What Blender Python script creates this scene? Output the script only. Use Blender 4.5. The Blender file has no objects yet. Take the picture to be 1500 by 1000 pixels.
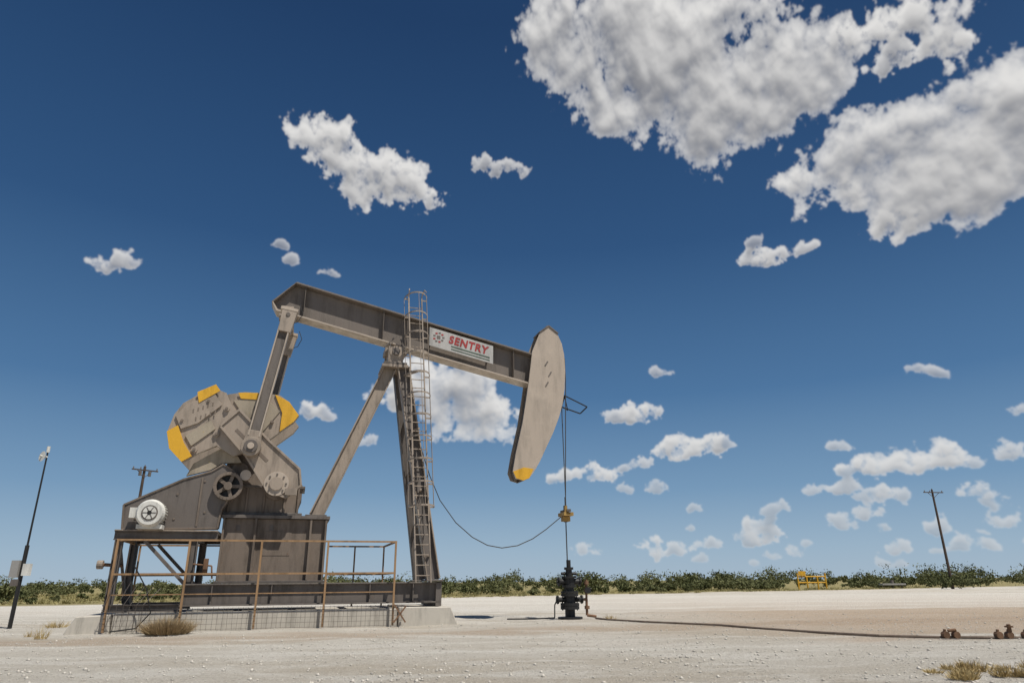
import bpy, bmesh, math, random
import numpy as np
from mathutils import Matrix, Vector
random.seed(7); rng=np.random.default_rng(11)
S=bpy.context.scene
S.view_settings.view_transform='Standard'; S.view_settings.look='None'; S.view_settings.exposure=0
rad=math.radians

# ------------------------------------------------------------ materials
def newmat(name):
    m=bpy.data.materials.new(name); m.use_nodes=True
    return m,m.node_tree,m.node_tree.nodes['Principled BSDF']
def N(nt,t,**k):
    n=nt.nodes.new(t)
    for a,b in k.items(): setattr(n,a,b)
    return n
def mixc(nt,fac,a,b,mode='MIX'):
    n=nt.nodes.new('ShaderNodeMix'); n.data_type='RGBA'; n.blend_type=mode
    for sock,v in ((n.inputs[0],fac),(n.inputs[6],a),(n.inputs[7],b)):
        if isinstance(v,bpy.types.NodeSocket): nt.links.new(v,sock)
        elif isinstance(v,(int,float)): sock.default_value=v
        else: sock.default_value=(*v,1)
    return n.outputs[2]
def noise(nt,vec,scale,detail=5,rough=.6):
    n=N(nt,'ShaderNodeTexNoise'); n.inputs['Scale'].default_value=scale; n.inputs['Detail'].default_value=detail; n.inputs['Roughness'].default_value=rough
    if vec is not None: nt.links.new(vec,n.inputs['Vector'])
    return n.outputs[0]
def ramp(nt,v,a,b,lo=0,hi=1):
    n=N(nt,'ShaderNodeMapRange'); n.interpolation_type='SMOOTHSTEP'
    nt.links.new(v,n.inputs[0]); n.inputs[1].default_value=a; n.inputs[2].default_value=b; n.inputs[3].default_value=lo; n.inputs[4].default_value=hi
    return n.outputs[0]
def paint(name,col,dirt=.55,rust=.3,rustcol=(.16,.065,.025),rough=.65,streak=True,metal=0.0):
    m,nt,b=newmat(name)
    g=N(nt,'ShaderNodeNewGeometry').outputs['Position']
    mp=N(nt,'ShaderNodeMapping'); nt.links.new(g,mp.inputs[0]); mp.inputs['Scale'].default_value=(1,1,.18) if streak else (1,1,1)
    n1=noise(nt,mp.outputs[0],3.5,6,.7); n2=noise(nt,g,1.1,5,.65); n3=noise(nt,g,14,5,.7)
    c=mixc(nt,ramp(nt,n1,.42,.68),col,tuple(x*dirt for x in col))
    c=mixc(nt,ramp(nt,n2,.5,.75,0,.5),c,tuple(min(1,x*1.2) for x in col))
    if rust>0: c=mixc(nt,ramp(nt,n3,.72-rust*.25,.78-rust*.2,0,.8),c,rustcol)
    nt.links.new(c,b.inputs['Base Color'])
    rr_=ramp(nt,n1,.35,.7,rough-.12,min(1,rough+.2)); nt.links.new(rr_,b.inputs['Roughness']); b.inputs['Metallic'].default_value=metal
    bp=N(nt,'ShaderNodeBump'); bp.inputs['Strength'].default_value=.15; bp.inputs['Distance'].default_value=.02
    nt.links.new(n3,bp.inputs['Height']); nt.links.new(bp.outputs[0],b.inputs['Normal'])
    return m
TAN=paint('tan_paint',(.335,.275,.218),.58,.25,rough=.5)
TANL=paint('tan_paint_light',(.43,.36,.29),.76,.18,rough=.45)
BEAM=paint('beam_paint_shaded',(.165,.138,.115),.65,.25,rough=.5)  # darkened so the colour carries the shade under the top flange
DARK=paint('weathered_dark_and_shaded_paint',(.135,.115,.10),.65,.25,rough=.6)  # truly dark parts, plus shaded steel with its shade put into the colour
BROWN=paint('gearbox_paint',(.175,.138,.108),.6,.35)
YEL=paint('yellow_paint',(.66,.36,.02),.75,.28)
WORN=paint('worn_yellow_tan',(.33,.28,.21),.7,.35,(.45,.33,.06))
RUST=paint('rusty_steel',(.20,.11,.06),.5,.3,(.08,.035,.02),.85)
PIPE=paint('weathered_pipe',(.17,.13,.10),.6,.3,(.20,.12,.07),.85)
RAIL=paint('rusty_rail',(.33,.20,.10),.6,.4,(.22,.08,.03),.8)
BLACK=paint('black_steel',(.014,.013,.012),.6,.06,(.05,.035,.02),.55)
WHITE=paint('white_motor',(.66,.65,.60),.7,.1)
GALV=paint('galvanised',(.38,.36,.33),.8,.1,rough=.5,metal=.3)
CABLE=paint('cable_steel',(.06,.055,.05),.8,0)
CONC=paint('concrete_mat',(.50,.46,.395),.68,.15,(.24,.19,.13),.8)
WOOD=paint('pole_wood',(.075,.05,.035),.6,0,rough=.8)
SIGN=paint('sign_white',(.42,.41,.39),.7,.15)
RED=paint('sign_red',(.33,.025,.025),.7,0)
GREEN=paint('sign_green',(.06,.10,.07),.7,0)
BRASS=paint('clamp_ochre',(.40,.25,.07),.5,.3)

# ------------------------------------------------------------ mesh builder
class B:
    def __init__(s): s.v=[]; s.f=[]; s.m=[]; s.mats=[]
    def mi(s,m):
        if m not in s.mats: s.mats.append(m)
        return s.mats.index(m)
    def add(s,vs,fs,m):
        k=len(s.v); s.v+= [tuple(v) for v in vs]; i=s.mi(m)
        for f in fs: s.f.append([k+a for a in f]); s.m.append(i)
    def prism(s,poly,o0,o1,m):           # poly in (s,z), extruded along local y
        n=len(poly); vs=[(a,o0,b) for a,b in poly]+[(a,o1,b) for a,b in poly]
        s.add(vs,[list(range(n)),list(range(2*n-1,n-1,-1))]+[[i,i+n,(i+1)%n+n,(i+1)%n] for i in range(n)],m)
    def box(s,a,b,m):
        s.prism([(a[0],a[2]),(b[0],a[2]),(b[0],b[2]),(a[0],b[2])],a[1],b[1],m)
    def bar(s,p,q,w,h,m,up=(0,1,0),w2=None,h2=None):   # rect section; w along up, h across
        p=Vector(p);q=Vector(q);d=(q-p).normalized();u=Vector(up);u=(u-d*u.dot(d)).normalized();c=d.cross(u)
        vs=[]
        for e,ww,hh in((p,w,h),(q,w2 or w,h2 or h)):
            for i,j in((-1,-1),(1,-1),(1,1),(-1,1)): vs.append(e+u*ww/2*i+c*hh/2*j)
        s.add(vs,[[3,2,1,0],[4,5,6,7]]+[[i,(i+1)%4,(i+1)%4+4,i+4] for i in range(4)],m)
    def ibeam(s,p,q,h,w,m,t=.05,up=(0,1,0),mw=None):  # flanges spread along up (local y), height h across
        p=Vector(p);q=Vector(q);d=(q-p).normalized();u=Vector(up);u=(u-d*u.dot(d)).normalized();c=d.cross(u)
        s.bar(p,q,t*.7,h-2*t-.004,mw or m,up)
        for k in(-1,1): s.bar(p+c*k*(h-t)/2,q+c*k*(h-t)/2,w,t,m,up)
    def cyl(s,p,q,r,m,r2=None,n=14):
        p=Vector(p);q=Vector(q);d=(q-p).normalized();u=Vector((0,0,1)) if abs(d.z)<.9 else Vector((1,0,0))
        u=(u-d*u.dot(d)).normalized();c=d.cross(u); vs=[]
        for e,rr in((p,r),(q,r if r2 is None else r2)):
            for i in range(n):
                a=2*math.pi*i/n; vs.append(e+u*rr*math.cos(a)+c*rr*math.sin(a))
        s.add(vs,[list(range(n-1,-1,-1)),list(range(n,2*n))]+[[i,(i+1)%n,(i+1)%n+n,i+n] for i in range(n)],m)
    def tube(s,pts,r,m,n=6):
        for a,b in zip(pts[:-1],pts[1:]): s.cyl(a,b,r,m,n=n)
    def obj(s,name,parent=None,mw=None,bevel=0,smooth=False):
        me=bpy.data.meshes.new(name); me.from_pydata(s.v,[],s.f)
        for m in s.mats: me.materials.append(m)
        me.polygons.foreach_set('material_index',s.m)
        bm=bmesh.new(); bm.from_mesh(me); bmesh.ops.recalc_face_normals(bm,faces=bm.faces); bm.to_mesh(me); bm.free()
        o=bpy.data.objects.new(name,me); S.collection.objects.link(o)
        if parent: o.parent=parent
        if mw is not None: o.matrix_world=mw
        if bevel:
            md=o.modifiers.new('bevel','BEVEL'); md.width=bevel; md.segments=1; md.limit_method='ANGLE'; md.angle_limit=rad(35)
        return o
TH=rad(17)
SITE=Matrix.Translation((1.9,25,0))@Matrix.Rotation(TH,4,'Z')
def empty(name,mw):
    e=bpy.data.objects.new(name,None); S.collection.objects.link(e); e.matrix_world=mw; return e

# ------------------------------------------------------------ pump jack
PJ=empty('pump_jack',SITE)
b=B()
def bt(s): return 11.15-.217*(s+9.92)
def bb(s): return 9.86-.214*(s+9.76)
L1=-1.25
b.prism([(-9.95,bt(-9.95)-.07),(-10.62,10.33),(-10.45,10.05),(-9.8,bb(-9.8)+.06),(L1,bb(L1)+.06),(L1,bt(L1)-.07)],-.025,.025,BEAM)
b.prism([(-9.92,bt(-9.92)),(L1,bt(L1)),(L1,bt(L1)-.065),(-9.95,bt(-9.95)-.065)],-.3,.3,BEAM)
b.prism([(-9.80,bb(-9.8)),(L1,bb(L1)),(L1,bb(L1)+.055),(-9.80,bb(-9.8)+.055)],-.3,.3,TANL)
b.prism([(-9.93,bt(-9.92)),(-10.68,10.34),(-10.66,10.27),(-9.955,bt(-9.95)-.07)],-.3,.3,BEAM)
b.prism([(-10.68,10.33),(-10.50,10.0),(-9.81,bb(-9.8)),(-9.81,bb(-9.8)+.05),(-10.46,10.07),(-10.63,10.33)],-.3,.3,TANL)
for s in(-9.6,-6.85,-6.0,-2.0):
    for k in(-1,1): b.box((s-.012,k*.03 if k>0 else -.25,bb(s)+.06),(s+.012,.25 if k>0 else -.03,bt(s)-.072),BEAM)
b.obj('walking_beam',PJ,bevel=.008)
b=B()
def onb(s,f): return bb(s)+(bt(s)-bb(s))*f
b.prism([(-5.2,onb(-5.2,.28)),(-2.82,onb(-2.82,.28)),(-2.82,onb(-2.82,.84)),(-5.2,onb(-5.2,.84))],-.335,-.32,SIGN)
b.prism([(-4.4,onb(-4.4,.42)),(-2.95,onb(-2.95,.42)),(-2.95,onb(-2.95,.46)),(-4.4,onb(-4.4,.46))],-.341,-.336,GREEN)
b.prism([(-4.4,onb(-4.4,.34)),(-2.95,onb(-2.95,.34)),(-2.95,onb(-2.95,.37)),(-4.4,onb(-4.4,.37))],-.341,-.336,GREEN)
for a0 in range(0,360,40):
    a=rad(a0); b.box((-4.86+.17*math.cos(a)-.04,-.341,onb(-4.86,.60)+.17*math.sin(a)-.03),(-4.86+.17*math.cos(a)+.04,-.336,onb(-4.86,.60)+.17*math.sin(a)+.03),RED if a0%80 else DARK)
b.box((-4.93,-.341,onb(-4.86,.60)-.06),(-4.8,-.336,onb(-4.86,.60)+.07),DARK)
for s in(-5.1,-2.95): b.box((s-.03,-.32,onb(s,.5)-.03),(s+.03,-.03,onb(s,.5)+.03),DARK)
b.obj('sign_panel',PJ)
cu=bpy.data.curves.new('sign_lettering','FONT'); cu.body='SENTRY'; cu.size=.42; cu.extrude=.002; cu.offset=.015; cu.space_character=1.14
to=bpy.data.objects.new('tmp_text',cu); S.collection.objects.link(to)
bpy.context.view_layer.update()
me=bpy.data.meshes.new_from_object(to); bpy.data.objects.remove(to)
lt=bpy.data.objects.new('sign_lettering',me); S.collection.objects.link(lt); me.materials.clear(); me.materials.append(RED)
lt.parent=PJ; lt.matrix_parent_inverse=Matrix.Identity(4)
lt.matrix_basis=Matrix.Translation((-4.5,-.344,onb(-4.5,.53)))@Matrix.Rotation(math.atan(.215),4,'Y')@Matrix.Rotation(rad(90),4,'X')@Matrix.Diagonal((.90,.95,1,1))
# horse head
b=B()
hp=[(-.99,10.10),(-.62,10.40),(-.26,10.12),(-.10,9.75),(-.02,9.31),(0,8.7),(-.05,7.97),(-.15,7.4),(-.32,6.85),(-.55,6.3),(-.83,5.75),(-1.08,5.25),(-1.29,4.90),(-1.5,4.62),(-1.72,4.53),(-2.0,4.6),(-2.10,4.85),(-1.98,5.5),(-1.72,6.58),(-1.56,7.5),(-1.45,8.2),(-1.30,9.34)]
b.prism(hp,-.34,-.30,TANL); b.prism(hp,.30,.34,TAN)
fr=hp[2:15]
for (a0,a1),(c0,c1) in zip(fr[:-1],fr[1:]): b.bar((a0-.05,0,a1),(c0-.05,0,c1),.60,.03,DARK)
bk=hp[15:]
for (a0,a1),(c0,c1) in zip(bk[:-1],bk[1:]): b.bar((a0+.12,0,a1),(c0+.12,0,c1),.60,.03,DARK)
b.bar((-1.0,0,10.13),(-.62,0,10.43),.74,.05,DARK); b.bar((-.62,0,10.43),(-.24,0,10.15),.74,.05,DARK)
b.cyl((-.62,-.2,10.44),(-.62,.2,10.44),.05,DARK)
b.prism([(-2.09,4.84),(-1.7,5.0),(-1.33,4.96),(-1.5,4.63),(-1.72,4.54),(-1.98,4.61)],-.346,-.341,YEL)
b.prism([(-1.3,8.05),(-.9,7.95),(-.9,8.9),(-1.3,9.0)],-.29,.29,DARK)
for s,z in((-.75,8.9),(-.75,8.1),(-.62,8.5)): b.bar((s-.06,-.345,z-.1),(s+.06,-.345,z+.1),.01,.05,DARK)
b.obj('horse_head',PJ,bevel=.008)
# saddle bearing & samson post
b=B()
b.box((-6.75,-.36,8.82),(-6.0,.36,9.0),TAN)
b.cyl((-6.4,-.62,8.78),(-6.4,.62,8.78),.22,TAN,n=20); b.cyl((-6.4,-.70,8.78),(-6.4,-.62,8.78),.13,DARK)
for k in(-1,1):
    b.box((-6.66,min(k*.40,k*.6),8.38),(-6.14,max(k*.40,k*.6),8.98),TAN)
    b.box((-6.8,min(k*.36,k*.66),8.32),(-6.0,max(k*.36,k*.66),8.40),DARK)
    for s in(-6.6,-6.2): b.cyl((s,k*.5,8.98),(s,k*.5,9.1),.04,DARK,n=6)
b.box((-6.85,-.66,8.22),(-5.95,.66,8.32),TAN)
b.bar((-6.8,-.5,8.95),(-6.45,-.5,9.35),.05,.05,DARK); b.bar((-6.1,-.5,8.95),(-6.25,-.5,9.3),.05,.05,DARK)
b.ibeam((-6.1,-.42,8.25),(-4.98,-1.15,1.28),.42,.34,TAN,.04,mw=DARK)  # flanges tan, web darker: its shade is put into the colour
b.ibeam((-6.12,.42,8.25),(-5.0,1.15,1.28),.42,.34,DARK,.04)  # same leg on the far side, coloured darker as its shaded copy
for t in(.25,.5,.75):
    x=-6.1+1.12*t; o=.42+.73*t; z=8.25-6.97*t
    b.bar((x,-o,z),(x,o,z),.12,.12,DARK,up=(0,0,1))
b.bar((-5.82,-.6,6.5),(-5.54,.79,4.76),.08,.08,DARK,up=(1,0,0)); b.bar((-5.82,.6,6.5),(-5.54,-.79,4.76),.08,.08,DARK,up=(1,0,0))
for k in(-1,1): b.ibeam((-6.55,k*.3,8.25),(-8.62,k*.38,3.2),.44,.30,TAN,.04)
b.box((-8.95,-.6,3.175),(-8.3,.6,3.23),DARK)
for k in(-1,1): b.box((-5.3,k*1.15-.25,1.235),(-4.7,k*1.15+.25,1.285),DARK)
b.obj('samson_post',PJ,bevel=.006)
# ladder + cage
b=B()
def lp(z):
    t=(z-1.2)/(11.05-1.2); return Vector((-5.35-.50*t,-1.62+.85*t,z))
for k in(-1,1): b.bar(lp(1.2)+Vector((k*.23,0,0)),lp(10.8)+Vector((k*.23,0,0)),.07,.035,TAN)
z=1.4
while z<10.7:
    b.cyl(lp(z)+Vector((-.23,0,0)),lp(z)+Vector((.23,0,0)),.016,TAN,n=6); z+=.3
hz=list(np.linspace(3.45,10.72,11)); A=[rad(a) for a in np.linspace(180,360,11)]
def hoop(z,r=.40): return [lp(z)+Vector((r*math.cos(a)*1.0,.75*math.sin(a),0)) for a in A]
for z in hz:
    h=hoop(z)
    for p,q in zip(h[:-1],h[1:]): b.bar(p,q,.05,.012,TAN,up=(0,0,1))
    for p in(h[0],h[-1]): b.bar(p,lp(z)+Vector((.23 if p.x>lp(z).x else -.23,0,0)),.05,.012,TAN,up=(0,0,1))
for i in(0,2,5,8,10):
    for z0,z1 in zip(hz[:-1],hz[1:]): b.bar(hoop(z0)[i],hoop(z1)[i],.04,.012,TAN)
for z in(2.0,4.0,6.0,8.0):
    t=(8.25-z)/6.97; b.bar(lp(z),(-6.1+1.12*t,-.42-.73*t,z),.06,.06,TAN)
for k in(-1,1):
    pts=[lp(10.8)+Vector((k*.23,0,0)),lp(10.8)+Vector((k*.24,-.1,.14)),lp(10.8)+Vector((k*.27,-.35,.18)),lp(10.8)+Vector((k*.30,-.6,.0))]
    b.tube(pts,.02,TAN)
b.obj('access_ladder',PJ)
# equaliser + pitmans
b=B()
b.box((-10.25,-1.3,9.62),(-9.9,1.3,9.82),TAN); b.cyl((-10.12,-.35,9.95),(-10.12,.35,9.95),.14,DARK)
b.box((-10.4,-.30,9.84),(-9.8,.30,9.93),TAN)
for k in(-1,1):
    b.ibeam((-10.05,k*1.22,9.60),(-10.66,k*1.42,5.42),.36,.24,TANL,.045,mw=DARK)  # dark web colour stands in for shade between the lit flanges
    b.bar((-10.0,k*1.22,9.72),(-10.12,k*1.25,8.9),.27,.50,TAN,h2=.38)
    b.bar((-10.3,k*1.22,9.74),(-9.75,k*1.22,9.66),.30,.10,TANL)
    b.cyl((-10.05,k*1.1,9.5),(-10.05,k*1.39,9.5),.07,DARK)
    b.tube([(-9.72,k*1.3,9.9),(-9.6,k*1.3,9.6),(-9.72,k*1.3,9.3),(-9.95,k*1.3,9.2)],.015,BLACK,5)
    b.cyl((-10.70,k*1.24,5.10),(-10.70,k*1.60,5.10),.29,TAN,n=20)
    b.cyl((-10.70,k*1.60,5.10),(-10.70,k*1.66,5.10),.20,DARK,n=16)
    b.cyl((-10.70,k*1.66,5.10),(-10.70,k*1.71,5.10),.10,TANL,n=12)
    b.bar((-10.64,k*1.42,5.6),(-10.69,k*1.42,5.2),.22,.40,TAN,h2=.52)
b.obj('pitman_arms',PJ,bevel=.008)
# counterweights / cranks
wa=[(-12.58,4.61),(-12.98,5.0),(-13.12,5.5),(-13.0,6.04),(-12.8,6.4),(-12.46,6.66),(-12.44,6.76),(-11.94,7.04),(-11.80,6.86),(-11.62,6.80),(-11.45,6.45),(-10.85,5.65),(-10.6,5.1),(-11.2,4.85),(-11.7,5.15),(-12.2,4.9)]
wb=[(-11.61,6.80),(-11.1,6.92),(-10.67,6.91),(-10.57,6.80),(-10.4,6.80),(-10.3,6.90),(-10.05,6.88),(-9.75,6.68),(-9.41,6.26),(-9.56,6.03),(-10.4,5.29),(-10.7,4.9),(-11.3,5.3)]
ca=[(-11.7,5.75),(-11.2,6.3),(-10.2,5.35),(-9.2,4.5),(-9.12,4.0),(-9.55,3.62),(-10.1,3.8),(-10.85,4.85)]
def side(b,k):
    def pr(p,a,c,m): b.prism(p,min(k*a,k*c),max(k*a,k*c),m)
    pr(wb,.72,.95,TAN); pr(wa,.96,1.14,TAN); pr(ca,1.145,1.26,TAN)
    pr([(-12.95,6.0),(-12.66,6.4),(-12.3,6.55),(-11.95,6.75),(-11.7,6.4),(-12.3,5.8),(-12.75,5.6)],1.14,1.20,TAN)
    pr([(-12.6,5.4),(-11.95,5.9),(-11.8,5.65),(-12.4,5.1)],1.14,1.19,WORN)
    pr([(-11.4,6.6),(-10.9,6.72),(-10.3,6.6),(-10.0,6.35),(-10.5,5.6),(-11.1,6.2)],.95,.99,WORN)
    pr([(-13.118,5.5),(-12.985,5.0),(-12.6,4.62),(-12.34,4.80),(-12.62,5.2),(-12.84,5.70)],1.142,1.215,YEL)
    pr([(-12.44,6.755),(-11.95,7.035),(-11.80,6.84),(-12.36,6.42)],1.202,1.22,YEL)
    pr([(-10.2,6.885),(-9.75,6.675),(-9.42,6.26),(-9.56,6.035),(-9.95,5.70),(-9.93,6.3)],.952,1.0,YEL)
    pr([(-11.3,6.87),(-10.68,6.905),(-10.58,6.795),(-10.7,6.68),(-11.2,6.68)],.995,1.01,YEL)
    for x,z in((-12.75,5.85),(-12.1,6.5),(-12.3,5.0),(-11.75,5.5),(-11.55,6.3)):
        b.cyl((x,k*1.14,z),(x,k*1.24,z),.045,BROWN,n=6); b.cyl((x,k*1.14,z),(x,k*1.205,z),.09,TAN,n=8)
    for j in range(2):
        for i in range(5):     # cast lettering
            b.box((-12.5+i*.13+j*.1,min(k*1.2,k*1.205),6.10+i*.06-j*.24),(-12.46+i*.13+j*.1,max(k*1.2,k*1.205),6.22+i*.06-j*.24),BROWN)
    for x,z in((-10.2,6.0),(-10.75,6.4)): b.cyl((x,k*.95,z),(x,k*1.03,z),.055,BROWN,n=6)
    b.cyl((-9.87,k*.6,4.05),(-9.87,k*1.38,4.05),.20,TAN,n=20); b.cyl((-9.87,k*1.26,4.05),(-9.87,k*1.33,4.05),.36,TANL,n=24)
    for i in range(8):
        a=i*math.pi/4; b.cyl((-9.87+.28*math.cos(a),k*1.33,4.05+.28*math.sin(a)),(-9.87+.28*math.cos(a),k*1.36,4.05+.28*math.sin(a)),.03,DARK,n=6)
    for (x,z),(x2,z2) in zip(ca,ca[1:]+ca[:1]): b.bar((x*.97-10.35*.03,k*1.285,z*.97+4.9*.03),(x2*.97-10.35*.03,k*1.285,z2*.97+4.9*.03),.05,.06,TAN)
    b.bar((-11.2,k*1.262,5.65),(-10.2,k*1.262,4.72),.012,.10,BROWN)
    b.box((-9.6,min(k*1.26,k*1.35),3.72),(-9.25,max(k*1.26,k*1.35),3.92),TAN)
for k,nm in((-1,'near_crank_counterweight'),(1,'far_crank_counterweight')):
    b=B(); side(b,k); b.obj(nm,PJ,bevel=.012)
# gear reducer
b=B()
b.prism([(-11.35,3.24),(-11.5,4.2),(-11.35,4.95),(-10.9,5.05),(-10.35,4.55),(-9.3,4.40),(-9.1,4.1),(-9.1,3.7),(-9.25,3.24)],-.58,.58,BROWN)
b.box((-11.45,-.64,3.175),(-9.05,.64,3.26),DARK)
b.box((-11.55,-.64,4.0),(-9.02,.64,4.08),DARK)
for s in(-11.2,-10.7,-10.2,-9.6,-9.2): b.box((s-.03,-.64,3.26),(s+.03,-.585,4.0),BROWN)
b.cyl((-11.0,-.62,4.5),(-11.0,-.72,4.5),.25,BROWN,n=20); b.cyl((-9.87,-.64,4.05),(-9.87,-.74,4.05),.42,BROWN,n=24); b.cyl((-11.23,-.6,3.96),(-11.23,-1.05,3.96),.08,DARK)
b.obj('gear_reducer',PJ,bevel=.01)
b=B()
b.box((-11.25,-.68,1.24),(-8.3,.68,3.06),BROWN)
b.box((-11.33,-.86,3.07),(-8.2,.86,3.165),DARK); b.box((-11.33,-.86,1.225),(-8.2,.86,1.29),DARK)
for s in(-11.25,-10.35,-8.75,-8.3): b.box((s-.03,-.84,1.295),(s+.03,.84,3.065),BROWN)
for s in(-10.85,-9.9): b.box((s-.06,-.69,2.72),(s+.06,-.682,2.88),DARK)
b.box((-10.1,-.69,2.0),(-9.3,-.682,2.7),BROWN)
b.obj('gearbox_pedestal',PJ,bevel=.006)
# skid
b=B()
for o in(-1.15,1.15): b.ibeam((-12.1,o,.92),(-4.75,o,.92),.60,.30,DARK,.04)
for o in(-1.15,1.15): b.ibeam((-14.0,o,.60),(-12.1,o,.60),.20,.22,DARK,.03)
for s in(-12,-10.5,-9,-7.5,-6.2,-4.9): b.bar((s,-1.13,.9),(s,1.13,.9),.50,.12,DARK,up=(0,0,1))
for s in(-11.3,-9.7,-8.2,-6.9,-5.6): b.box((s-.015,-1.29,.66),(s+.015,-1.17,1.18),DARK)
b.box((-4.9,-1.3,.52),(-4.72,1.3,1.22),DARK)
b.obj('skid_base',PJ,bevel=.005)
# motor deck, guard, motor
b=B()
for o in(-1.05,1.05):
    b.ibeam((-14.05,o,2.52),(-11.35,o,2.52),.24,.14,DARK,.03)
    for s in(-13.9,-11.95): b.ibeam((s,o,2.40),(s,o,.70),.20,.18,DARK,.025)
    b.bar((-13.25,o,2.38),(-12.05,o,1.2),.09,.09,DARK)
b.box((-14.05,-1.15,2.645),(-11.36,1.15,2.68),TAN)
for s in(-13.9,-11.95): b.bar((s,-1.0,2.5),(s,1.0,2.5),.18,.1,DARK,up=(0,0,1))
b.bar((-13.9,-.9,2.3),(-13.9,.9,.8),.07,.07,DARK,up=(1,0,0))
b.tube([(-13.45,-1.12,2.4),(-13.4,-1.12,1.3),(-13.3,-1.2,.5)],.03,BLACK)
b.tube([(-14.3,-.6,1.75),(-13.8,-.6,1.72)],.05,RUST); b.cyl((-14.45,-.6,1.75),(-14.3,-.6,1.75),.12,TAN)
b.box((-11.62,-1.2,1.5),(-11.5,-1.08,1.9),RUST); b.tube([(-11.9,-1.15,1.75),(-11.4,-1.15,1.7),(-11.35,-1.15,1.35)],.025,RUST)
b.obj('motor_deck',PJ,bevel=.005)
b=B()
gp=[(-13.90,2.70),(-13.96,3.37),(-12.49,4.14),(-11.75,4.40),(-11.45,4.62),(-11.1,4.4),(-10.95,4.0),(-11.35,3.3),(-11.4,2.75)]
b.prism(gp,-1.0,-.70,DARK)
for (x,z),(x2,z2) in zip(gp,gp[1:]+gp[:1]): b.bar((x,-.85,z),(x2,-.85,z2),.36,.05,BROWN)
b.prism([(-12.45,4.25),(-12.3,4.62),(-11.75,5.0),(-11.35,5.25),(-10.95,4.7),(-11.5,4.66),(-11.8,4.45)],-.94,-.80,WORN)
for x,z in((-13.6,3.0),(-12.6,3.7),(-12.6,3.0),(-11.8,3.2),(-11.9,4.1)): b.cyl((x,-1.0,z),(x,-1.02,z),.035,BROWN,n=6)
b.prism([(-12.0,2.8),(-11.95,2.8),(-11.95,4.2),(-12.0,4.2)],-1.03,-1.002,BROWN)
for i in range(24):
    a=2*math.pi*i/24; a2=2*math.pi*(i+1)/24
    b.bar((-11.23+.37*math.cos(a),-1.13,3.96+.37*math.sin(a)),(-11.23+.37*math.cos(a2),-1.13,3.96+.37*math.sin(a2)),.16,.09,BROWN)
for i in range(5):
    a=2*math.pi*i/5; b.bar((-11.23,-1.12,3.96),(-11.23+.36*math.cos(a),-1.12,3.96+.36*math.sin(a)),.06,.1,BROWN)
b.cyl((-11.23,-1.22,3.96),(-11.23,-1.05,3.96),.12,BROWN)
b.cyl((-11.23,-1.035,3.96),(-11.23,-1.03,3.96),.38,BLACK,n=24)
b.cyl((-10.78,-1.0,4.3),(-10.78,-1.15,4.3),.16,TANL)
b.obj('belt_guard',PJ,bevel=.006)
b=B()
mx,mz=-13.13,3.10
b.cyl((mx,-1.04,mz),(mx,-1.58,mz),.33,WHITE,n=28)
for i in range(28):
    a=2*math.pi*i/28; b.bar((mx+.35*math.cos(a),-1.08,mz+.35*math.sin(a)),(mx+.35*math.cos(a),-1.55,mz+.35*math.sin(a)),.02,.05,WHITE,up=(-math.sin(a),0,math.cos(a)))
b.cyl((mx,-1.58,mz),(mx,-1.70,mz),.38,WHITE,.32,n=28)
b.cyl((mx,-1.70,mz),(mx,-1.715,mz),.21,DARK,n=24); b.cyl((mx,-1.715,mz),(mx,-1.73,mz),.175,WHITE,n=24); b.cyl((mx,-1.73,mz),(mx,-1.735,mz),.06,BLACK,n=12)
for i in range(6):
    a=math.pi*i/3; b.bar((mx+.06*math.cos(a),-1.735,mz+.06*math.sin(a)),(mx+.17*math.cos(a),-1.735,mz+.17*math.sin(a)),.008,.02,DARK)
b.box((mx-.33,-1.5,2.685),(mx+.33,-1.1,2.80),WHITE); b.box((mx-.56,-1.45,2.98),(mx-.36,-1.15,3.26),WHITE)
b.obj('electric_motor',PJ)
# bridle
b=B()
for k in(-1,1):
    b.tube([(.02,k*.26,9.2),(.03,k*.26,8.3),(-.03+k*.10,k*.24,3.72)],.018,CABLE)
    b.cyl((-.03+k*.10,k*.24,3.72),(-.03+k*.10,k*.24,3.5),.05,BRASS)
b.box((-.22,-.30,3.38),(.14,.30,3.5),BRASS); b.cyl((-.05,0,3.18),(-.05,0,3.75),.07,DARK); b.box((-.18,-.12,3.2),(.08,.12,3.36),BRASS); b.box((-.12,-.34,3.52),(.03,.34,3.6),DARK)
b.cyl((-.04,0,1.8),(-.05,0,4.05),.022,CABLE,n=8)
b.tube([(0,-.2,7.75),(.95,-.05,7.42),(.72,.1,7.18),(0,.2,7.42),(0,-.2,7.75)],.026,BLACK)
b.tube([(-.05,-.28,7.75),(.1,-.2,7.2),(0,0,7.35)],.02,BLACK)
cp=[(-5.45,-.9,5.4),(-5.1,-.7,4.55),(-4.69,-.5,3.77),(-4.1,-.3,3.08),(-3.5,-.2,2.62),(-2.95,-.1,2.37),(-2.41,0,2.29),(-1.85,0,2.37),(-1.3,0,2.6),(-.8,0,2.92),(-.22,0,3.36)]
b.tube(cp,.016,CABLE)
b.obj('bridle_and_rod',PJ)

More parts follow.
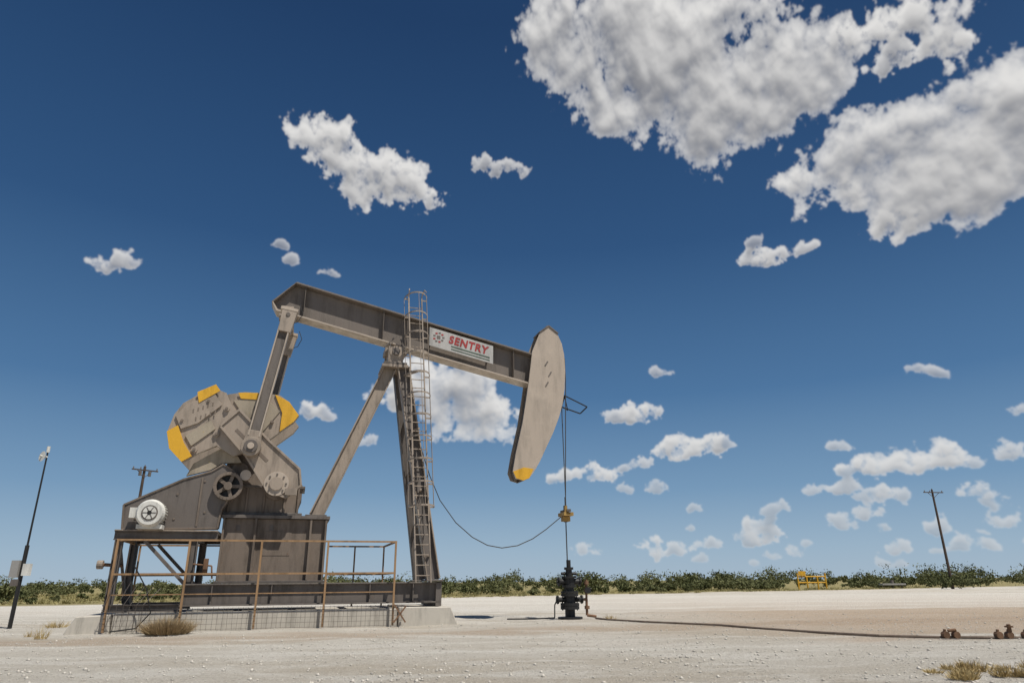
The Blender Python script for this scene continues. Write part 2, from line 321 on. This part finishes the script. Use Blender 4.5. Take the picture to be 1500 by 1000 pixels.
# ------------------------------------------------------------ foundation
b=B()
b.prism([(-14.8,-.05),(-14.55,.42),(-13.75,.46),(-13.7,-.05)],-1.4,1.4,CONC)
b.prism([(-13.68,-.05),(-13.68,.48),(-6.05,.48),(-6.05,-.05)],-1.36,1.36,CONC)
b.prism([(-6.03,-.05),(-6.03,.52),(-4.45,.5),(-4.2,-.05)],-1.42,1.42,CONC)
b.obj('concrete_foundation',mw=SITE,bevel=.025)
b=B(); RO=-1.56
P=[-13.82,-12.0,-10.08,-8.22,-6.22]
for s in P: b.bar((s,RO,.02),(s,RO,2.39),.055,.055,RAIL)
for z in(2.38,1.48): b.bar((P[0]-.03,RO,z),(P[-1]+.03,RO,z),.05,.05,RAIL)
for z in(2.38,1.48):
    b.bar((P[-1],RO,z),(P[-1],1.5,z),.05,.05,RAIL,up=(0,0,1)); b.bar((P[0],RO,z),(P[0],1.5,z),.05,.05,RAIL,up=(0,0,1))
    b.bar((P[0],1.5,z),(-11.5,1.5,z),.05,.05,RAIL); b.bar((-8.1,1.5,z),(P[-1],1.5,z),.05,.05,RAIL)
for s in(P[-1],-7.2,-8.1,P[0],-12.2): b.bar((s,1.5,.02),(s,1.5,2.38),.05,.05,RAIL)
b.bar((P[0]+.05,RO,.95),(P[-1],RO,.95),.03,.03,RAIL)
x=-13.9
while x<-5.9:
    b.bar((x+random.uniform(-.01,.01),RO-.05,.02),(x+random.uniform(-.02,.02),RO-.05,.60),.008,.008,DARK); x+=.13
for z in(.05,.18,.31,.44,.58): b.bar((-13.9,RO-.06,z),(-5.9,RO-.06,z+random.uniform(-.02,.02)),.008,.008,DARK)
for k in range(7): b.tube([(-13.9+k*.16,RO-.08,.05),(-13.85+k*.16,RO-.2-.02*k,.7),(-13.7+k*.19,RO-.1,1.35-.04*k)],.007,DARK,4)
b.tube([(-13.6,RO-.15,.05),(-13.0,RO-.2,.12),(-12.7,RO-.2,.5),(-12.9,RO-.15,1.1),(-13.3,RO-.1,1.7)],.016,BLACK)
for a,c in(((-6.2,.1),(-5.85,.55)),((-5.85,.1),(-6.2,.6))): b.bar((a[0],RO-.07,a[1]),(c[0],RO-.07,c[1]),.04,.04,RUST)
b.obj('safety_railing',mw=SITE)
# wellhead
b=B()
for z0,z1,r in((0,.06,.42),(.06,.3,.17),(.3,.40,.32),(.41,.50,.32),(.5,.72,.20),(.72,.80,.30),(.81,.88,.30),(.88,1.0,.16),(1.0,1.08,.24),(1.08,1.3,.19),(1.3,1.37,.26),(1.37,1.58,.11),(1.58,1.66,.16),(1.66,1.9,.075)): b.cyl((0,0,z0),(0,0,z1),r,BLACK,n=18)
for r,z0,z1 in((.27,.27,.53),(.25,.69,.91)):
    for i in range(8):
        a=i*math.pi/4; b.cyl((r*math.cos(a),r*math.sin(a),z0),(r*math.cos(a),r*math.sin(a),z1),.022,BLACK,n=6)
for k in(-1,1):
    b.cyl((0,0,.61),(k*.42,0,.61),.08,BLACK); b.cyl((k*.42,0,.61),(k*.46,0,.61),.14,BLACK)
    b.cyl((0,0,1.19),(k*.36,0,1.19),.10,BLACK); b.cyl((k*.36,0,1.19),(k*.40,0,1.19),.15,BLACK); b.cyl((k*.4,0,1.19),(k*.46,0,1.19),.04,BLACK)
    b.cyl((k*.1,0,1.45),(k*.28,0,1.45),.05,BLACK)
b.cyl((.3,-.2,.61),(.3,.2,.61),.05,BLACK)
b.tube([(.46,0,.61),(.62,0,.61),(.62,0,.1),(.9,-.15,.06)],.045,RUST,10)
b.tube([(.62,0,.61),(.64,0,1.25)],.04,RUST,10)
for z in(.3,.85,1.1): b.cyl((.63,0,z),(.63,0,z+.1),.09,RUST,n=10)
b.cyl((.55,-.12,.95),(.75,-.12,.95),.03,BLACK); b.cyl((.63,-.16,.9),(.63,-.13,.9),.11,BLACK)
b.tube([(-.46,0,.61),(-.55,0,.45),(-.6,-.1,.05),(-1.4,-.3,.04),(-2.3,-.2,.05)],.022,BLACK,6)
b.obj('wellhead',mw=SITE)
# pipeline
b=B()
pp=[(2.75,24.9),(3.05,23.9),(4.0,22.5),(4.9,21.5),(5.7,20.6),(6.35,19.0),(7.15,17.5),(8.0,16.3),(9.02,15.75),(10.4,15.45),(12.5,15.3)]
b.tube([(x,y,.02) for x,y in pp],.028,PIPE,8)
for x,y in((9.1,15.68),(9.3,15.65),(10.1,15.5),(10.3,15.47),(10.6,15.4)):
    b.cyl((x,y-.06,.07),(x,y+.06,.07),.07,RUST,n=10); b.cyl((x,y,.07),(x,y,.18),.03,RUST,n=8)
b.cyl((10.32,15.45,.22),(10.32,15.45,.25),.08,RUST); b.cyl((10.32,15.45,.05),(10.32,15.45,.28),.04,RUST); b.cyl((9.15,15.65,.15),(9.3,15.62,.17),.03,RUST)
b.obj('ground_pipeline')

# ------------------------------------------------------------ poles
def upole(x,y,h,rz,cross,yaw=0):
    b=B(); b.cyl((0,0,-.2),(0,0,h),.17,WOOD,.11,n=10)
    b.bar((-cross/2,-.15,h-.35),(cross/2,-.15,h-.35),.12,.10,WOOD)
    for s in(-.9,-.35,.9):
        b.cyl((s*cross/2,-.15,h-.3),(s*cross/2,-.15,h-.12),.05,BROWN,n=8)
    b.cyl((.0,0,h),(0,0,h+.12),.05,BROWN,n=8)
    b.bar((-cross*.3,-.12,h-.35),(0,-.1,h-1.0),.04,.04,WOOD); b.bar((cross*.3,-.12,h-.35),(0,-.1,h-1.0),.04,.04,WOOD)
    return b.obj('utility_pole',mw=Matrix.Translation((x,y,0))@Matrix.Rotation(yaw,4,'Z')@Matrix.Rotation(rz,4,'Y'))
upole(51.3,85,11.4,rad(-.5),2.9,rad(15))
p2=upole(-32.3,60,11.0,rad(.2),2.2,rad(50))
b=B(); b.cyl((.4,-.2,10.15),(.4,-.2,10.55),.13,DARK,n=10); b.cyl((-.4,-.2,10.15),(-.4,-.2,10.55),.13,DARK,n=10)
b.obj('fuse_cutouts',p2)
b=B()
b.cyl((0,0,0),(0,0,5.3),.035,BLACK,.025,n=8); b.cyl((0,0,0),(0,0,2.4),.06,BLACK,n=8)
b.box((-.30,-.12,1.45),(-.05,.05,1.95),GALV); b.box((.06,-.1,1.5),(.26,.05,1.85),WHITE); b.box((-.2,-.13,1.2),(.0,.02,1.4),DARK)
b.cyl((-.02,-.06,5.15),(-.06,-.14,5.16),.05,WHITE,.17,n=16); b.cyl((.02,.0,5.15),(-.1,-.2,5.17),.03,WHITE); b.cyl((0,0,5.3),(0,0,5.5),.05,WHITE)
b.obj('radio_mast',mw=Matrix.Translation((-15.2,22.2,0)))
GX,GY=36.6,89
b=B()
for x in(-1.7,-.6,.7,1.7): b.cyl((x,0,0),(x,0,1.9 if abs(x)>1 else 1.5),.10,YEL,n=8)
for z in(.8,1.5): b.cyl((-1.7,0,z),(1.7,0,z),.08,YEL,n=8)
b.box((-1.6,-.13,1.6),(-.7,-.1,2.15),YEL); b.cyl((-1.15,0,1.5),(-1.15,0,2.0),.05,YEL)
b.obj('pipe_gate',mw=Matrix.Translation((GX,GY,0)))
b=B(); b.box((-1.5,-.5,.4),(1.5,.5,.6),GALV)
for x in(-1.2,0,1.2): b.cyl((x,0,0),(x,0,.4),.08,DARK)
b.cyl((0,0,.6),(0,0,1.0),.2,DARK)
b.obj('pipe_rack',mw=Matrix.Translation((49,94,0)))

# ------------------------------------------------------------ ground
def gh(x,y):
    a=np.clip(1-np.hypot(x,y-20)/90,0,1)
    return a*(.02*np.sin(x*.9+1)*np.sin(y*.7)+.012*np.sin(x*2.3+y*1.7))
def axis(lo,hi,fine,step,grow):
    l=[fine[0]]; v=fine[0]
    while v<fine[1]: v+=step; l.append(v)
    s=step
    while v<hi: s*=grow; v+=s; l.append(v)
    v=fine[0]; s=step; pre=[]
    while v>lo: s*=grow; v-=s; pre.append(v)
    return np.array(pre[::-1]+l)
xs=axis(-5000,5000,(-20,20),.35,1.15); ys=axis(-300,7000,(6,32),.35,1.15)
X,Y=np.meshgrid(xs,ys); Z=gh(X,Y)-.01
nx,ny=len(xs),len(ys)
V=np.stack([X.ravel(),Y.ravel(),Z.ravel()],1)
idx=np.arange(nx*ny).reshape(ny,nx)
Fq=np.stack([idx[:-1,:-1].ravel(),idx[:-1,1:].ravel(),idx[1:,1:].ravel(),idx[1:,:-1].ravel()],1)
me=bpy.data.meshes.new('ground'); me.from_pydata(V.tolist(),[],Fq.tolist())
for p in me.polygons: p.use_smooth=True
go=bpy.data.objects.new('ground',me); S.collection.objects.link(go)
m,nt,bs=newmat('caliche_ground'); me.materials.append(m)
pos=N(nt,'ShaderNodeNewGeometry').outputs['Position']
mp=N(nt,'ShaderNodeMapping'); nt.links.new(pos,mp.inputs[0]); mp.inputs['Scale'].default_value=(.35,1,1)
big=noise(nt,mp.outputs[0],.16,5,.6); mid=noise(nt,mp.outputs[0],.9,6,.65); fin=noise(nt,pos,7,7,.78); spk=noise(nt,pos,30,3,.7)
def math_(op,a,b_):
    n=N(nt,'ShaderNodeMath',operation=op)
    for i,v in enumerate((a,b_)):
        if isinstance(v,(int,float)): n.inputs[i].default_value=v
        else: nt.links.new(v,n.inputs[i])
    return n.outputs[0]
c=mixc(nt,ramp(nt,big,.42,.66),(.58,.54,.47),(.48,.42,.335))
c=mixc(nt,ramp(nt,mid,.46,.62,0,.8),c,(.68,.645,.58))
sep=N(nt,'ShaderNodeSeparateXYZ'); nt.links.new(pos,sep.inputs[0])
rx=ramp(nt,math_('ADD',sep.outputs[0],math_('MULTIPLY',math_('SUBTRACT',mid,.5),14.0)),1,11)
ry=ramp(nt,math_('ADD',sep.outputs[1],math_('MULTIPLY',math_('SUBTRACT',mid,.5),9.0)),14,18)
ry2=ramp(nt,sep.outputs[1],60,34)
c=mixc(nt,math_('MULTIPLY',math_('MULTIPLY',math_('MULTIPLY',rx,ry),ry2),.75),c,(.47,.345,.235))
# paler graded strip behind the wellhead
gs_=math_('MULTIPLY',ramp(nt,math_('ADD',sep.outputs[1],math_('MULTIPLY',math_('SUBTRACT',mid,.5),6.0)),30,34),ramp(nt,sep.outputs[1],66,56))
c=mixc(nt,math_('MULTIPLY',gs_,.55),c,(.72,.68,.61))
fb=ramp(nt,math_('ABSOLUTE',math_('SUBTRACT',math_('SUBTRACT',sep.outputs[1],math_('MULTIPLY',sep.outputs[0],.25)),math_('ADD',19.4,math_('MULTIPLY',math_('SUBTRACT',mid,.5),6.0))),0.0),1.9,.3)
c=mixc(nt,math_('MULTIPLY',fb,.6),c,(.42,.31,.215))
def track(off,slope,w):
    d=math_('ABSOLUTE',math_('SUBTRACT',math_('SUBTRACT',sep.outputs[1],math_('MULTIPLY',sep.outputs[0],slope)),math_('ADD',off,math_('MULTIPLY',math_('SUBTRACT',big,.5),5.0))),0.0)
    return ramp(nt,d,w,w*.3)
tr=None
for off,sl,w in((14.2,.06,.28),(16.0,.06,.28),(30,.12,.8),(33.5,.12,.8),(44,-.1,1.4)):
    t_=track(off,sl,w); tr=t_ if tr is None else math_('MAXIMUM',tr,t_)
c=mixc(nt,math_('MULTIPLY',tr,.5),c,(.72,.69,.62))
c=mixc(nt,ramp(nt,fin,.52,.66,0,.6),c,(.34,.29,.235))
c=mixc(nt,ramp(nt,spk,.56,.66,0,.65),c,(.76,.74,.68))
c=mixc(nt,ramp(nt,spk,.44,.34,0,.65),c,(.26,.225,.185))
edge=math_('SUBTRACT',sep.outputs[1],math_('MULTIPLY',sep.outputs[0],.55))
edge=math_('ADD',edge,math_('MULTIPLY',math_('SUBTRACT',big,.5),18.0))
gr=noise(nt,pos,1.3,5,.7)
gcol=mixc(nt,ramp(nt,gr,.4,.6),(.22,.20,.085),(.34,.28,.15))
c=mixc(nt,ramp(nt,edge,62,68),c,gcol)
nt.links.new(c,bs.inputs['Base Color']); bs.inputs['Roughness'].default_value=1; bs.inputs['Specular IOR Level'].default_value=.1
bp=N(nt,'ShaderNodeBump'); bp.inputs['Strength'].default_value=1; bp.inputs['Distance'].default_value=.09
hh=math_('ADD',fin,math_('MULTIPLY',spk,.5)); nt.links.new(hh,bp.inputs['Height']); nt.links.new(bp.outputs[0],bs.inputs['Normal'])
def trimesh(name,verts,faces,mat):
    me=bpy.data.meshes.new(name); me.vertices.add(len(verts)); me.vertices.foreach_set('co',verts.astype(np.float32).ravel())
    nf,k=faces.shape
    me.loops.add(nf*k); me.loops.foreach_set('vertex_index',faces.astype(np.int32).ravel())
    me.polygons.add(nf); me.polygons.foreach_set('loop_start',np.arange(0,nf*k,k,dtype=np.int32)); me.polygons.foreach_set('loop_total',np.full(nf,k,dtype=np.int32))
    me.update(calc_edges=True); me.materials.append(mat)
    o=bpy.data.objects.new(name,me); S.collection.objects.link(o); return o
ng=26000
r0=rng.random(ng)**1.4*20+8.2; xx=(rng.random(ng)*2-1)*r0*.85; sz=.006+.03*rng.random(ng)**8+.007*rng.random(ng)
clump=np.sin(xx*1.3+np.sin(r0*.9)*2)*np.sin(r0*1.1+xx*.4)+rng.normal(0,.7,ng)
keep=clump>-.2; xx,r0,sz=xx[keep],r0[keep],sz[keep]; ng=len(xx)
octv=np.array([(1,0,0),(0,1,0),(-1,0,0),(0,-1,0),(0,0,.7),(0,0,-.7)]); octf=np.array([(0,1,4),(1,2,4),(2,3,4),(3,0,4),(1,0,5),(2,1,5),(3,2,5),(0,3,5)])
an=rng.random(ng)*6.28; jit=rng.uniform(.6,1.3,(ng,6,1))
vv=octv[None]*jit*sz[:,None,None]; ca_,sa_=np.cos(an)[:,None],np.sin(an)[:,None]
vx=vv[:,:,0]*ca_-vv[:,:,1]*sa_+xx[:,None]; vy=vv[:,:,0]*sa_+vv[:,:,1]*ca_+r0[:,None]; vz=vv[:,:,2]+sz[:,None]*.2+gh(xx,r0)[:,None]-.01
GV=paint('gravel_stone',(.58,.54,.47),.55,.2,(.74,.72,.66),.8,streak=False)
trimesh('gravel',np.stack([vx,vy,vz],2).reshape(-1,3),(octf[None]+np.arange(ng)[:,None,None]*6).reshape(-1,3),GV)

# ------------------------------------------------------------ vegetation
def leafmat(name,a,bcol,scale):
    m,nt,bs=newmat(name); g=N(nt,'ShaderNodeNewGeometry')
    n1=noise(nt,g.outputs['Position'],scale,3,.6); n2=noise(nt,g.outputs['Position'],scale*6,2,.6)
    c=mixc(nt,ramp(nt,n1,.38,.62),a,bcol); c=mixc(nt,ramp(nt,n2,.45,.7,0,.6),c,tuple(x*1.5 for x in bcol))
    nt.links.new(c,bs.inputs['Base Color']); bs.inputs['Roughness'].default_value=.8; bs.inputs['Specular IOR Level'].default_value=.15
    return m
SC=leafmat('scrub_leaf',(.068,.078,.030),(.125,.13,.058),.22)
cs=[];szs=[]
def hmod(x,y):
    return .70+.36*math.sin(x*.13+y*.05)+.26*math.sin(x*.41+1.3+y*.11)
def row(n,y0,y1,hmin,hmax,spread=.78):
    for _ in range(n):
        u=rng.uniform(-1,1); y=y0+(y1-y0)*rng.random(); x=u*y*spread
        if y-.55*x<68: y+= (68-(y-.55*x))+rng.random()*12
        if abs(x/y-GX/GY)<.045 and y<112: continue
        if hmod(x,y)<.55 and rng.random()<.5: continue
        h=rng.uniform(hmin,hmax)*max(.40,hmod(x,y))*(1.35 if rng.random()<.12 else .92)*(1+.2*(x>45))
        w=h*rng.uniform(.8,1.6); nc=rng.integers(6,12)
        cc=rng.normal(0,1,(nc,3)); cc/=np.linalg.norm(cc,axis=1)[:,None]+1e-6; cc*=rng.random((nc,1))**.4
        for q in cc:
            c0=np.array([x+q[0]*w*.6,y+q[1]*w*.6,h*.5+q[2]*h*.36]); k=26
            p=c0+rng.normal(0,.13,(k,3))*np.array([w,w,h*.8]); p[:,2]=np.abs(p[:,2]); cs.append(p); szs.append(np.full(k,.050+.0010*y)*rng.uniform(.6,1.4,k))
row(120,48,70,.9,1.7); row(220,62,100,1.0,2.1); row(270,90,170,1.2,2.9); row(260,150,330,1.5,3.6,.8)
for x,y,h in((66,92,3.4),(72,96,3.6),(60,98,2.5),(78,104,4.1),(84,110,3.8),(30,103,2.9),(28,100,2.4),(8,75,2.6),(5.5,74,2.3),(70,110,3.6),(52,84.5,1.7),(50.4,84,1.6),(53.5,85.5,1.8),(-38,54,1.8),(23,96,2.6)):
    for _ in range(16):
        q=rng.normal(0,.45,3); c0=np.array([x+q[0]*h*.6,y+q[1]*h*.5,h*(.48+.25*np.clip(q[2],-1.3,1.3))]); p=c0+rng.normal(0,.10,(40,3))*h; p[:,2]=np.abs(p[:,2]); cs.append(p); szs.append(np.full(40,.15)*rng.uniform(.6,1.3,40))
Cc=np.concatenate(cs); Ss=np.concatenate(szs); n=len(Cc)
d1=rng.normal(0,1,(n,3)); d1/=np.linalg.norm(d1,axis=1)[:,None]; d2=np.cross(d1,rng.normal(0,1,(n,3))); d2/=np.linalg.norm(d2,axis=1)[:,None]
q=np.stack([Cc-d1*Ss[:,None],Cc+d2*Ss[:,None]*.5,Cc+d1*Ss[:,None],Cc-d2*Ss[:,None]*.5],1)
trimesh('scrub_bushes',q.reshape(-1,3),np.arange(n*4).reshape(-1,4),SC)
def tuft(name,list_,mat):
    vs=[]
    for x,y,r,h,k in list_:
        a=rng.random(k)*6.283; rr=np.sqrt(rng.random(k))*r; bx=x+rr*np.cos(a); by=y+rr*np.sin(a); hh=h*rng.uniform(.4,1.1,k)*(1-.45*rr/r)
        lean=rng.normal(0,.35,(k,2))*hh[:,None]+np.stack([np.cos(a),np.sin(a)],1)*(rr*.5)[:,None]; wd=.005+.006*rng.random(k); t=rng.random(k)*3.14
        if y>40: wd=wd*4
        dx,dy=np.cos(t)*wd,np.sin(t)*wd; z=np.zeros(k)
        vs.append(np.stack([np.stack([bx-dx,by-dy,z],1),np.stack([bx+dx,by+dy,z],1),np.stack([bx+lean[:,0],by+lean[:,1],hh],1)],1))
    v=np.concatenate(vs); trimesh(name,v.reshape(-1,3),np.arange(len(v)*3).reshape(-1,3),mat)
DG=leafmat('dry_grass_mat',(.33,.24,.11),(.43,.33,.16),3)
BR=leafmat('tumbleweed_mat',(.27,.20,.11),(.35,.26,.15),3)
tuft('tumbleweed',[(-9.0,19.15,.50,.52,2600)],BR)
gl=[(6.3+rng.uniform(-.7,1.7),9.7+rng.uniform(-.3,.9),rng.uniform(.05,.16),rng.uniform(.05,.19),110) for _ in range(34)]
gl+=[(-11.4,17.8,.16,.4,60),(-12.2,18.6,.1,.2,40),(-14.0,22.5,.3,.3,150),(3.2,24.6,.2,.2,80)]
tuft('dry_grass',gl,DG)
fg=[]
for _ in range(1100):
    y=rng.uniform(50,100); x=rng.uniform(-1,1)*y*.78
    if y-.55*x<63: continue
    fg.append((x,y,rng.uniform(.3,.8),rng.uniform(.2,.5),50))
FG=leafmat('prairie_grass_mat',(.22,.20,.09),(.32,.28,.13),.5)
tuft('prairie_grass',fg,FG)

# ------------------------------------------------------------ camera
P_=rad(19.37); R=(Matrix.Rotation(math.pi/2+P_,3,'X')@Matrix.Rotation(rad(-.5),3,'Z'))
cam=bpy.data.cameras.new("camera"); co=bpy.data.objects.new("camera",cam); S.collection.objects.link(co)
co.matrix_world=Matrix.Translation((0,0,1.2))@R.to_4x4(); cam.sensor_width=36; cam.lens=24; cam.clip_end=20000; S.camera=co
# ------------------------------------------------------------ sun and sky
sv=Vector((.319,-.299,.899)).normalized()
l=bpy.data.lights.new("sun",'SUN'); l.energy=4.8; l.angle=rad(.5); l.color=(1,.955,.88); lo=bpy.data.objects.new("sun",l); S.collection.objects.link(lo)
lo.rotation_euler=sv.to_track_quat('Z','Y').to_euler()
w=bpy.data.worlds.new("World"); S.world=w; w.use_nodes=True
nt=w.node_tree; bg=nt.nodes['Background']; sk=N(nt,'ShaderNodeTexSky'); sk.sky_type='NISHITA'; sk.sun_disc=False
sk.sun_elevation=math.asin(sv.z); sk.sun_rotation=math.atan2(sv.x,sv.y); bg.inputs[1].default_value=.1
tc=N(nt,'ShaderNodeTexCoord').outputs['Generated']
sp=N(nt,'ShaderNodeSeparateXYZ'); nt.links.new(tc,sp.inputs[0])
cr=N(nt,'ShaderNodeValToRGB'); nt.links.new(sp.outputs[2],cr.inputs[0])
E=cr.color_ramp.elements
stops=[(0,(.38,.49,.60)),(.04,(.31,.44,.575)),(.12,(.17,.305,.475)),(.25,(.066,.168,.335)),(.45,(.023,.080,.20)),(.70,(.009,.040,.118)),(1,(.009,.038,.115))]
E[0].position=0;E[0].color=(*stops[0][1],1);E[1].position=1;E[1].color=(*stops[-1][1],1)
for p,c in stops[1:-1]:
    e=E.new(p); e.color=(*c,1)
n_=N(nt,'ShaderNodeVectorMath',operation='SCALE'); nt.links.new(cr.outputs[0],n_.inputs[0]); n_.inputs['Scale'].default_value=10
skyc=mixc(nt,.92,sk.outputs[0],n_.outputs[0])
# ---- cumulus field, computed here as a density + self-shadow simulation on an azimuth/elevation grid
clouds=[(60,460,60),(120,410,75),(150,480,70),(210,390,95),(230,460,60),(290,350,85),(270,430,80),(350,390,80),(390,440,50),(420,390,60),(460,410,46),(130,345,48),(280,300,42),(485,440,26),(350,470,45),(360,340,52),(320,480,60),(180,440,70),
(565,465,30),(600,445,34),(640,475,44),(590,495,34),(650,430,28),(555,412,18),
(430,230,38),(460,265,45),(510,275,55),(570,300,60),(630,285,72),(690,320,75),(730,360,66),(680,370,46),(580,220,50),(650,230,50),(560,180,28),(710,250,60),(620,335,48),(770,280,80),(500,220,35),(600,260,60),
(-290,305,28),(-260,295,28),(-270,270,25),(-240,255,28),(-205,250,28),(-220,225,28),(-170,255,28),(-150,230,25),(-115,210,15),(-175,225,24),(-235,285,15),
(-35,256,13),(-10,253,13),(12,247,12),(345,115,15),(370,122,18),(400,135,16),(428,138,15),(355,148,9),
(-600,110,16),(-575,117,17),(-560,115,10),(-335,139,8),(-345,139,7),(-325,112,11),(-268,98,8),
(-150,-60,35),(-110,-80,45),(-70,-90,48),(-50,-110,35),(-100,-110,35),(-30,-100,25),(-130,-40,25),(-160,-85,25),(-90,-70,40),
(-287,-106,17),(-270,-108,12),(-302,-107,10),(218,-44,10),(227,-45,8),(175,-109,18),(150,-113,13),(200,-107,13),
(260,-160,22),(230,-165,18),(295,-152,19),(315,-152,10),(185,-182,13),(170,-184,10),(130,-196,19),(115,-200,12),(70,-202,17),(60,-205,10),(165,-218,9),(195,-216,10),(220,-215,9),
(610,-43,13),(625,-46,10),(595,-41,8),(590,-175,30),(550,-180,30),(520,-190,24),(630,-180,23),(665,-184,13),(495,-195,12),
(440,-220,12),(485,-218,15),(550,-230,18),(570,-230,13),(520,-227,12),(725,-170,17),(745,-104,12),(485,-155,12),
(360,-285,18),(380,-278,14),(345,-290,12),(390,-247,11),(370,-252,10),(480,-268,13),(515,-252,15),(215,-305,17),(250,-303,14),(290,-300,12),(685,-225,16),(700,-235,12),(720,-255,15),(630,-270,14),(560,-300,14),(680,-290,14),(272,-247,8),(-210,-148,11),(410,-305,12),(110,-310,12)]
cr2=np.random.default_rng(5)
for _ in range(16): clouds.append((cr2.uniform(80,760),cr2.uniform(-325,-265),cr2.uniform(6,11)))
K=24.0; CW,CH=2448,1296     # pixels per degree, grid size (azimuth +-51 deg, elevation 0..54 deg)
FY=np.fft.fftfreq(CH)[:,None]; FX=np.fft.rfftfreq(CW)[None]; FR=np.hypot(FX,FY)
def fftn(beta,lo,seed):
    g=np.random.default_rng(seed); w_=g.standard_normal((CH,CW)).astype(np.float32)
    a=1/np.maximum(FR,lo)**beta; a=a*(FR>lo*.35)
    r=np.fft.irfft2(np.fft.rfft2(w_)*a,s=(CH,CW)); return (r/r.std()).astype(np.float32)
def blur(a,sig): return np.fft.irfft2(np.fft.rfft2(a)*np.exp(-2*(math.pi*sig*FR)**2),s=(CH,CW)).astype(np.float32)
nb=fftn(2.1,1/230,1); ns=fftn(1.95,1/42,2); nf=fftn(1.75,1/22,12); wx=fftn(1.95,1/160,3)*10+fftn(1.85,1/35,6)*2.6; wy=fftn(1.95,1/160,4)*9+fftn(1.85,1/35,7)*2.6; bl=np.abs(fftn(1.95,1/80,8))
gx,gy=np.meshgrid(np.arange(CW,dtype=np.float32),np.arange(CH,dtype=np.float32))
Sx=np.full((CH,CW),np.exp(-6*1.5),np.float32); Rw=Sx*12
for a,b_,r in clouds:
    q=R@Vector((a,b_,-1000)); nn=q.length/1000; q.normalize()
    az=math.degrees(math.atan2(q.x,q.y)); el=math.degrees(math.asin(q.z)); small=1 if r<32 else 0
    rr=math.degrees(r/1000/nn**1.2)*K*(1.12 if small else 1.03)
    if el<.6: continue
    x0=(az+51)*K; y0=el*K; ce=math.cos(rad(el))
    rx_=rr/ce*(1.4 if small else 1.05); ryu=rr*(.9 if small else 1); ryd=rr*(.45 if (small and el<25) else .95)
    xa,xb=int(max(0,x0-3.2*rx_)),int(min(CW,x0+3.2*rx_)); ya,yb=int(max(0,y0-3*rr)),int(min(CH,y0+3*rr))
    if xb<=xa or yb<=ya: continue
    sl=(slice(ya,yb),slice(xa,xb)); ws=min(1.0,.25+rr/70)
    dx=(gx[sl]+wx[sl]*ws-x0)/rx_; dy=gy[sl]+wy[sl]*ws-y0; dy=np.where(dy>0,dy/ryu,dy/ryd)
    e=np.exp(6*np.maximum(1-np.hypot(dx,dy),-1.5)); Sx[sl]+=e; Rw[sl]+=e*rr
D=np.log(Sx)/6; RL=np.clip(Rw/Sx,6,120)
def ss(v,a,b_): t=np.clip((v-a)/(b_-a),0,1); return t*t*(3-2*t)
wbig=ss(RL,18,60)
nz=nb*wbig*.15+ns*(.060+.13*(1-wbig))+.11*(bl-.8)
Dc=np.where(D>0,.65*np.tanh(D/.65),D*1.15)
T=np.clip(Dc+nz+.03,0,None)
T1=blur(T,1.8); T2=blur(T,6.0); T3=blur(T,16.0)
def shift(a,dy,dx): return np.roll(np.roll(a,-dy,0),-dx,1)
s1=np.zeros_like(T); s2_=np.zeros_like(T)
for k in range(1,13): s1+=shift(T1,k,0); s2_+=shift(T2,k*6,k)*6
gs=1-np.exp(-s1/np.maximum(RL,8)*3.6); gb=1-np.exp(-s2_/85*2.1)
gray=gs*(1-wbig)*ss(T1,.06,.42)+gb*wbig*ss(T3,.08,.40)*ss(T2,.04,.42)
rel=np.clip((T1-shift(T1,5,2))*.8,-.06,.06)+np.clip((T2-shift(T2,20,6))*.75,-.16,.16)
br=np.clip(1.0-gray*.95+rel*ss(T1,.02,.3)+.09*blur(nb,6)*wbig*ss(T2,.1,.4),0,1.03)
br=blur(br,1.2)
# feathery margins: optical depth eroded by fine turbulence only where the cloud is thin
Te=np.clip(T+nf*.045*np.exp(-(T/.18)**2)*(T>0),0,None)
al=(1-np.exp(-Te*(3.6+2.4*(1-wbig))))*ss(Te,0,.20); al=np.clip(blur(al,1.1)*1.06,0,1)
al*=1-.4*(1-wbig)*ss(-ns,0,2); al*=.55+.45*ss(RL,9,30)
img=bpy.data.images.new('cumulus_field',CW,CH,alpha=False,float_buffer=True); img.colorspace_settings.name='Non-Color'
px=np.ones((CH,CW,4),np.float32); px[:,:,0]=br; px[:,:,1]=np.clip(al,0,1); px[:,:,2]=0
img.pixels.foreach_set(px.ravel()); img.update(); img.pack()
def M(op,a,b_=None,c_=None):
    n=N(nt,'ShaderNodeMath',operation=op)
    for i,v in enumerate((a,b_,c_)):
        if v is None: continue
        if isinstance(v,bpy.types.NodeSocket): nt.links.new(v,n.inputs[i])
        else: n.inputs[i].default_value=v
    return n.outputs[0]
u=M('MULTIPLY_ADD',M('ARCTAN2',sp.outputs[0],sp.outputs[1]),180/math.pi/102,.5)
v=M('MULTIPLY',M('ARCSINE',sp.outputs[2]),180/math.pi/54)
cb=N(nt,'ShaderNodeCombineXYZ'); nt.links.new(u,cb.inputs[0]); nt.links.new(v,cb.inputs[1])
it=N(nt,'ShaderNodeTexImage'); it.image=img; it.extension='CLIP'; it.interpolation='Cubic'; nt.links.new(cb.outputs[0],it.inputs[0])
s2=N(nt,'ShaderNodeSeparateColor'); nt.links.new(it.outputs[0],s2.inputs[0])
cc=mixc(nt,s2.outputs[0],(2.5,2.55,2.75),(7.6,7.5,7.35))
hz_=ramp(nt,sp.outputs[2],.0,.30,.5,0.0)
cc=mixc(nt,hz_,cc,(5.0,5.5,6.0))
fin_=mixc(nt,M('MULTIPLY',M('MULTIPLY',s2.outputs[1],ramp(nt,sp.outputs[2],.0,.02)),.98),skyc,cc)
nt.links.new(fin_,bg.inputs[0])
